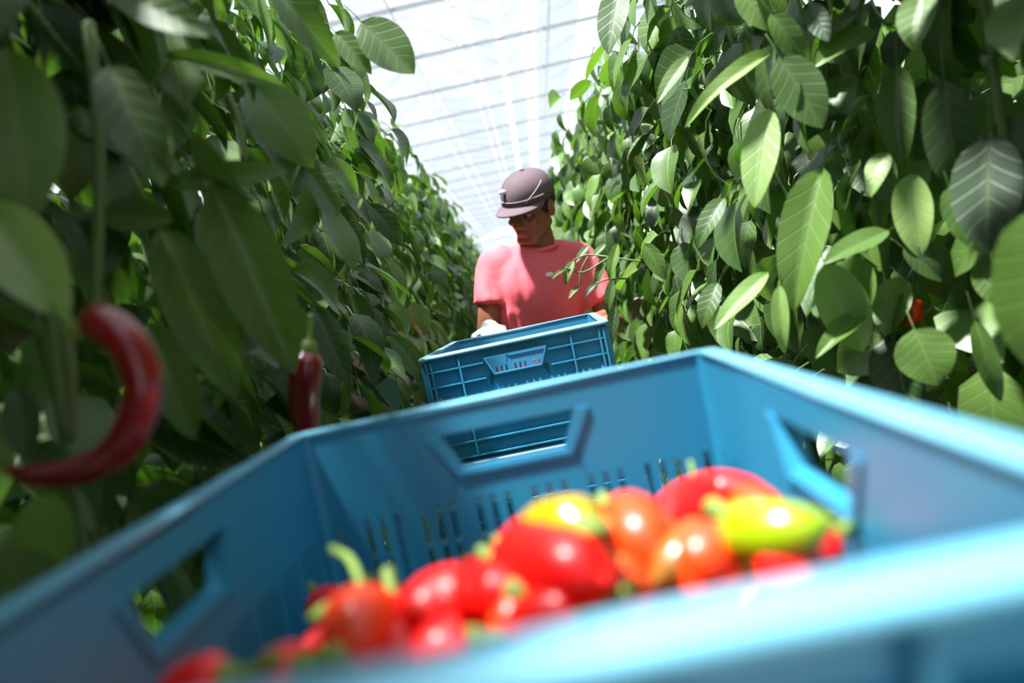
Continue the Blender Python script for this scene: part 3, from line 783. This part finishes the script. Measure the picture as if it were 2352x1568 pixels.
def body():
    q = MB()
    q.ell((0, .008, .032), (.073, .092, .088), HR_)         # skull
    q.ell((0, -.018, -.035), (.062, .070, .072), HR_)       # face mass
    q.cap(HR_ @ V((-.028, -.058, -.098)), HR_ @ V((.028, -.058, -.098)), .017, .017)   # chin
    for s_ in (-1, 1):
        q.cap(HR_ @ V((s_*.052, .0, -.055)), HR_ @ V((s_*.022, -.062, -.097)), .019, .016)   # jaw
        q.ell((s_*.036, -.063, -.028), (.02, .018, .015), HR_)          # cheekbone
        q.ell((s_*.074, .012, -.012), (.009, .018, .031), HR_)          # ear
        q.cap(HR_ @ V((s_*.010, -.082, .016)), HR_ @ V((s_*.045, -.072, .014)), .0085, .008)   # brow
    q.cap(HR_ @ V((0, -.084, .004)), HR_ @ V((0, -.104, -.030)), .0075, .011)                 # nose
    for s_ in (-1, 1): q.ell((s_*.010, -.094, -.034), (.008, .009, .007), HR_)
    q.cap(HR_ @ V((-.018, -.083, -.060)), HR_ @ V((.018, -.083, -.060)), .0065, .0065)          # lips
    q.cap(HR_ @ V((-.015, -.082, -.070)), HR_ @ V((.015, -.082, -.070)), .0070, .0070)
    q.cap(J['neck']+V((0, .01, -.05)), J['head']+V((0, .035, -.045)), .063, .056)
    q.cap(J['neck']+V((0, .01, -.05)), J['sr']+V((.03, 0, 0)), .055, .045); q.cap(J['neck']+V((0, .01, -.05)), J['sl']+V((-.03, 0, 0)), .055, .045)
    q.ell(J['chest'], (.145, .095, .16)); q.ell(J['waist'], (.125, .09, .15)); q.ell(J['hip'], (.155, .105, .12))
    for S, E, H in (('sr', 'er', 'hr'), ('sl', 'el', 'hl')):
        q.cap(J[S], J[E], .050, .038); f = (J[H]-J[E]).normalized()
        q.cap(J[E], J[E]+f*.10, .040, .040); q.cap(J[E]+f*.08, J[H], .040, .026)
    fingers(q, J['hr'], V((.12, -1, -.06)), (0, 0, 1), .9, 1, .8); fingers(q, J['hl'], V((-.12, -1, .05)), (0, 0, 1), 1.0, -1)
    for s_ in (-1, 1):
        h = J['hip']+V((s_*.085, 0, -.05)); k = V((h.x+s_*.02, h.y-.02, .49)); a = V((k.x+s_*.005, k.y+.03, .09))
        q.cap(h, k, .085, .055); q.cap(k, k+(a-k)*.3, .055, .056); q.cap(k+(a-k)*.3, a, .056, .036)
        q.cap(a+V((0, .02, -.04)), a+V((s_*.02, -.16, -.055)), .038, .028)
    return q
o = link('body', remesh(body(), 'body', M['skin'], .0048, 2), person, TP)
def folds(sc_, amt):
    def f(co, n):
        a = noise.noise(V((co.x*26, co.y*14, co.z*5)))*1.3+.5*noise.noise(V((co.x*40+3, co.y*30, co.z*14)))
        return n*a*amt
    return f
q = MB()
q.ell(J['chest']+V((0, 0, .005)), (.168, .115, .165)); q.ell(J['waist']+V((.0, 0, -.01)), (.150, .112, .17)); q.cap(J['hip']+V((-.045, 0, -.02)), J['hip']+V((.045, 0, -.02)), .122, .122)
q.cap(J['chest']+V((-.07, 0, -.05)), J['waist']+V((-.05, 0, -.05)), .098, .098); q.cap(J['chest']+V((.07, 0, -.05)), J['waist']+V((.05, 0, -.05)), .098, .098)
q.cap(J['neck']+V((-.035, .012, -.062)), J['sr'], .060, .064); q.cap(J['neck']+V((.035, .012, -.062)), J['sl'], .060, .064)
for S, E in (('sr', 'er'), ('sl', 'el')):
    e = J[S]+(J[E]-J[S])*(.56 if S == 'sr' else .68)
    q.tube([J[S], (J[S]+e)/2, e], [.064, .063, .064], 18, False)
link('shirt', remesh(q, 'shirt', M['shirt'], .0085, 4, folds(1, .007)), person, TP)
q = MB()
nk = J['neck']+V((0, .005, -.018)); pts = []
for k in range(25):
    a = 2*PI*k/24; pts.append(nk+V((.068*math.cos(a), .066*math.sin(a)-.004, .012*math.sin(a)-.004)))
q.tube(pts, [.0075]*25, 8, False); link('collar', q.mesh('collar', M['shirt'], True), person, TP)
# pale chest print
q = MB(); q.ell((0, 0, 0), (.013, .002, .008))
pm = q.mesh('chest_print', M['white'], True)
o = link('chest_print', pm, person, TP @ Matrix.Translation(at(1262, 630, PY-.112))); o['label'] = 'small pale print on the shirt chest'
# trousers
q = MB(); q.cap(J['hip']+V((-.05, 0, -.03)), J['hip']+V((.05, 0, -.03)), .118, .118)
for s_ in (-1, 1):
    h = J['hip']+V((s_*.085, 0, -.06)); k = V((h.x+s_*.02, h.y-.02, .49)); a = V((k.x+s_*.005, k.y+.03, .10))
    q.cap(h, k, .098, .075); q.tube([k, (k+a)/2, a], [.075, .07, .066], 16, False)
link('trousers', remesh(q, 'trousers', M['trouser'], .012, 3, folds(1, .008)), person, TP)
for s_ in (-1, 1):
    a = V((J['hip'].x+s_*.11, J['hip'].y+.01, .0))
    q = MB(); q.cap(a+V((0, .03, .05)), a+V((s_*.02, -.16, .042)), .046, .040); q.box(a.x-.04, a.x+.045, a.y-.20, a.y+.07, .0, .02)
    link('shoe', remesh(q, 'shoe', M['dark'], .008, 3), person, TP)
for H, dx, th in (('hr', .12, 1),):
    q = MB(); f = V((dx, -1, -.06)).normalized()
    fingers(q, J[H], f, (0, 0, 1), 1.06, th, .8); q.cap(J[H]-f*.02, J[H]+f*.01, .029, .029)
    link('glove', remesh(q, 'glove', M['white'], .0035, 2), person, TP)
# cap
def capm():
    q = MB(); nu, nv = 36, 12; vs = []; fs = []
    for j in range(nv+1):
        th = (PI/2)*j/nv
        for k in range(nu):
            a = 2*PI*k/nu; r = math.sin(th)**.85
            vs.append(HR_ @ V((.086*r*math.cos(a), .105*r*math.sin(a)+.004, .036+.088*math.cos(th)**.9 - (.008 if j == nv else 0))))
    for j in range(nv):
        for k in range(nu): fs.append((j*nu+k, j*nu+(k+1) % nu, (j+1)*nu+(k+1) % nu, (j+1)*nu+k))
    q.add(vs, fs); return q
me = capm().mesh('cap', M['cap'], True)
cp = link('cap', me, person, TP); sd = cp.modifiers.new('t', 'SOLIDIFY'); sd.thickness = .003
q = MB(); nu, nr = 20, 6; vs = []; fs = []
for i in range(nr+1):
    t = i/nr
    for k in range(nu+1):
        a = math.radians(200+140*k/nu); ex = t*.060*math.sin(math.radians(180*k/nu))**.5
        x = .086*math.cos(a)*(1+.02*t); y = .105*math.sin(a)+.004-ex
        vs.append(HR_ @ V((x, y, .033-.12*ex-.9*(x*x)*(.5+t)*1.3)))
for i in range(nr):
    for k in range(nu): fs.append((i*(nu+1)+k, i*(nu+1)+k+1, (i+1)*(nu+1)+k+1, (i+1)*(nu+1)+k))
q.add(vs, fs); br_ = link('brim', q.mesh('brim', M['cap'], True), cp); sd = br_.modifiers.new('t', 'SOLIDIFY'); sd.thickness = .004
# pale piping lines, front patch, button
def cap_line(a0, a1, th0, th1, r=.0022):
    pts = []
    for i in range(13):
        t = i/12; a = math.radians(a0+(a1-a0)*t); th = (PI/2)*(th0+(th1-th0)*t); rr = math.sin(th)**.85
        pts.append(HR_ @ V((.0885*rr*math.cos(a), .1075*rr*math.sin(a)+.004, .038+.088*math.cos(th)**.9)))
    return pts
for a0, a1, t0, t1 in ((300, 350, .98, .62), (200, 340, .93, .93)):
    q = MB(); q.tube(cap_line(a0, a1, t0, t1), [.0012]*13, 6); link('piping', q.mesh('piping', M['piping'], True), cp)
q = MB(); c = HR_ @ V((-.034, -.088, .084)); q.ell((0, 0, 0), (.013, .008, .009)); link('front_patch', q.mesh('front_patch', M['white'], True), cp, Matrix.Translation(c))
q = MB(); q.ell((0, .004, .125), (.008, .008, .004), HR_, 10, 6); link('button', q.mesh('button', M['cap'], True), cp)
# hair under the cap and eyes
q = MB(); q.ell((0, .022, .012), (.0765, .088, .070), HR_); link('hair', q.mesh('hair', M['hair'], True), person, TP)
for s_ in (-1, 1):
    q = MB(); q.ell((s_*.029, -.0725, -.004), (.0115, .011, .006), HR_, 14, 8); e = link('eye', q.mesh('eye', M['eye'], True), person, TP)
    q = MB(); q.ell((s_*.029-.001, -.0815, -.006), (.0065, .004, .0055), HR_, 10, 6); link('iris', q.mesh('iris', M['hair'], True), e)
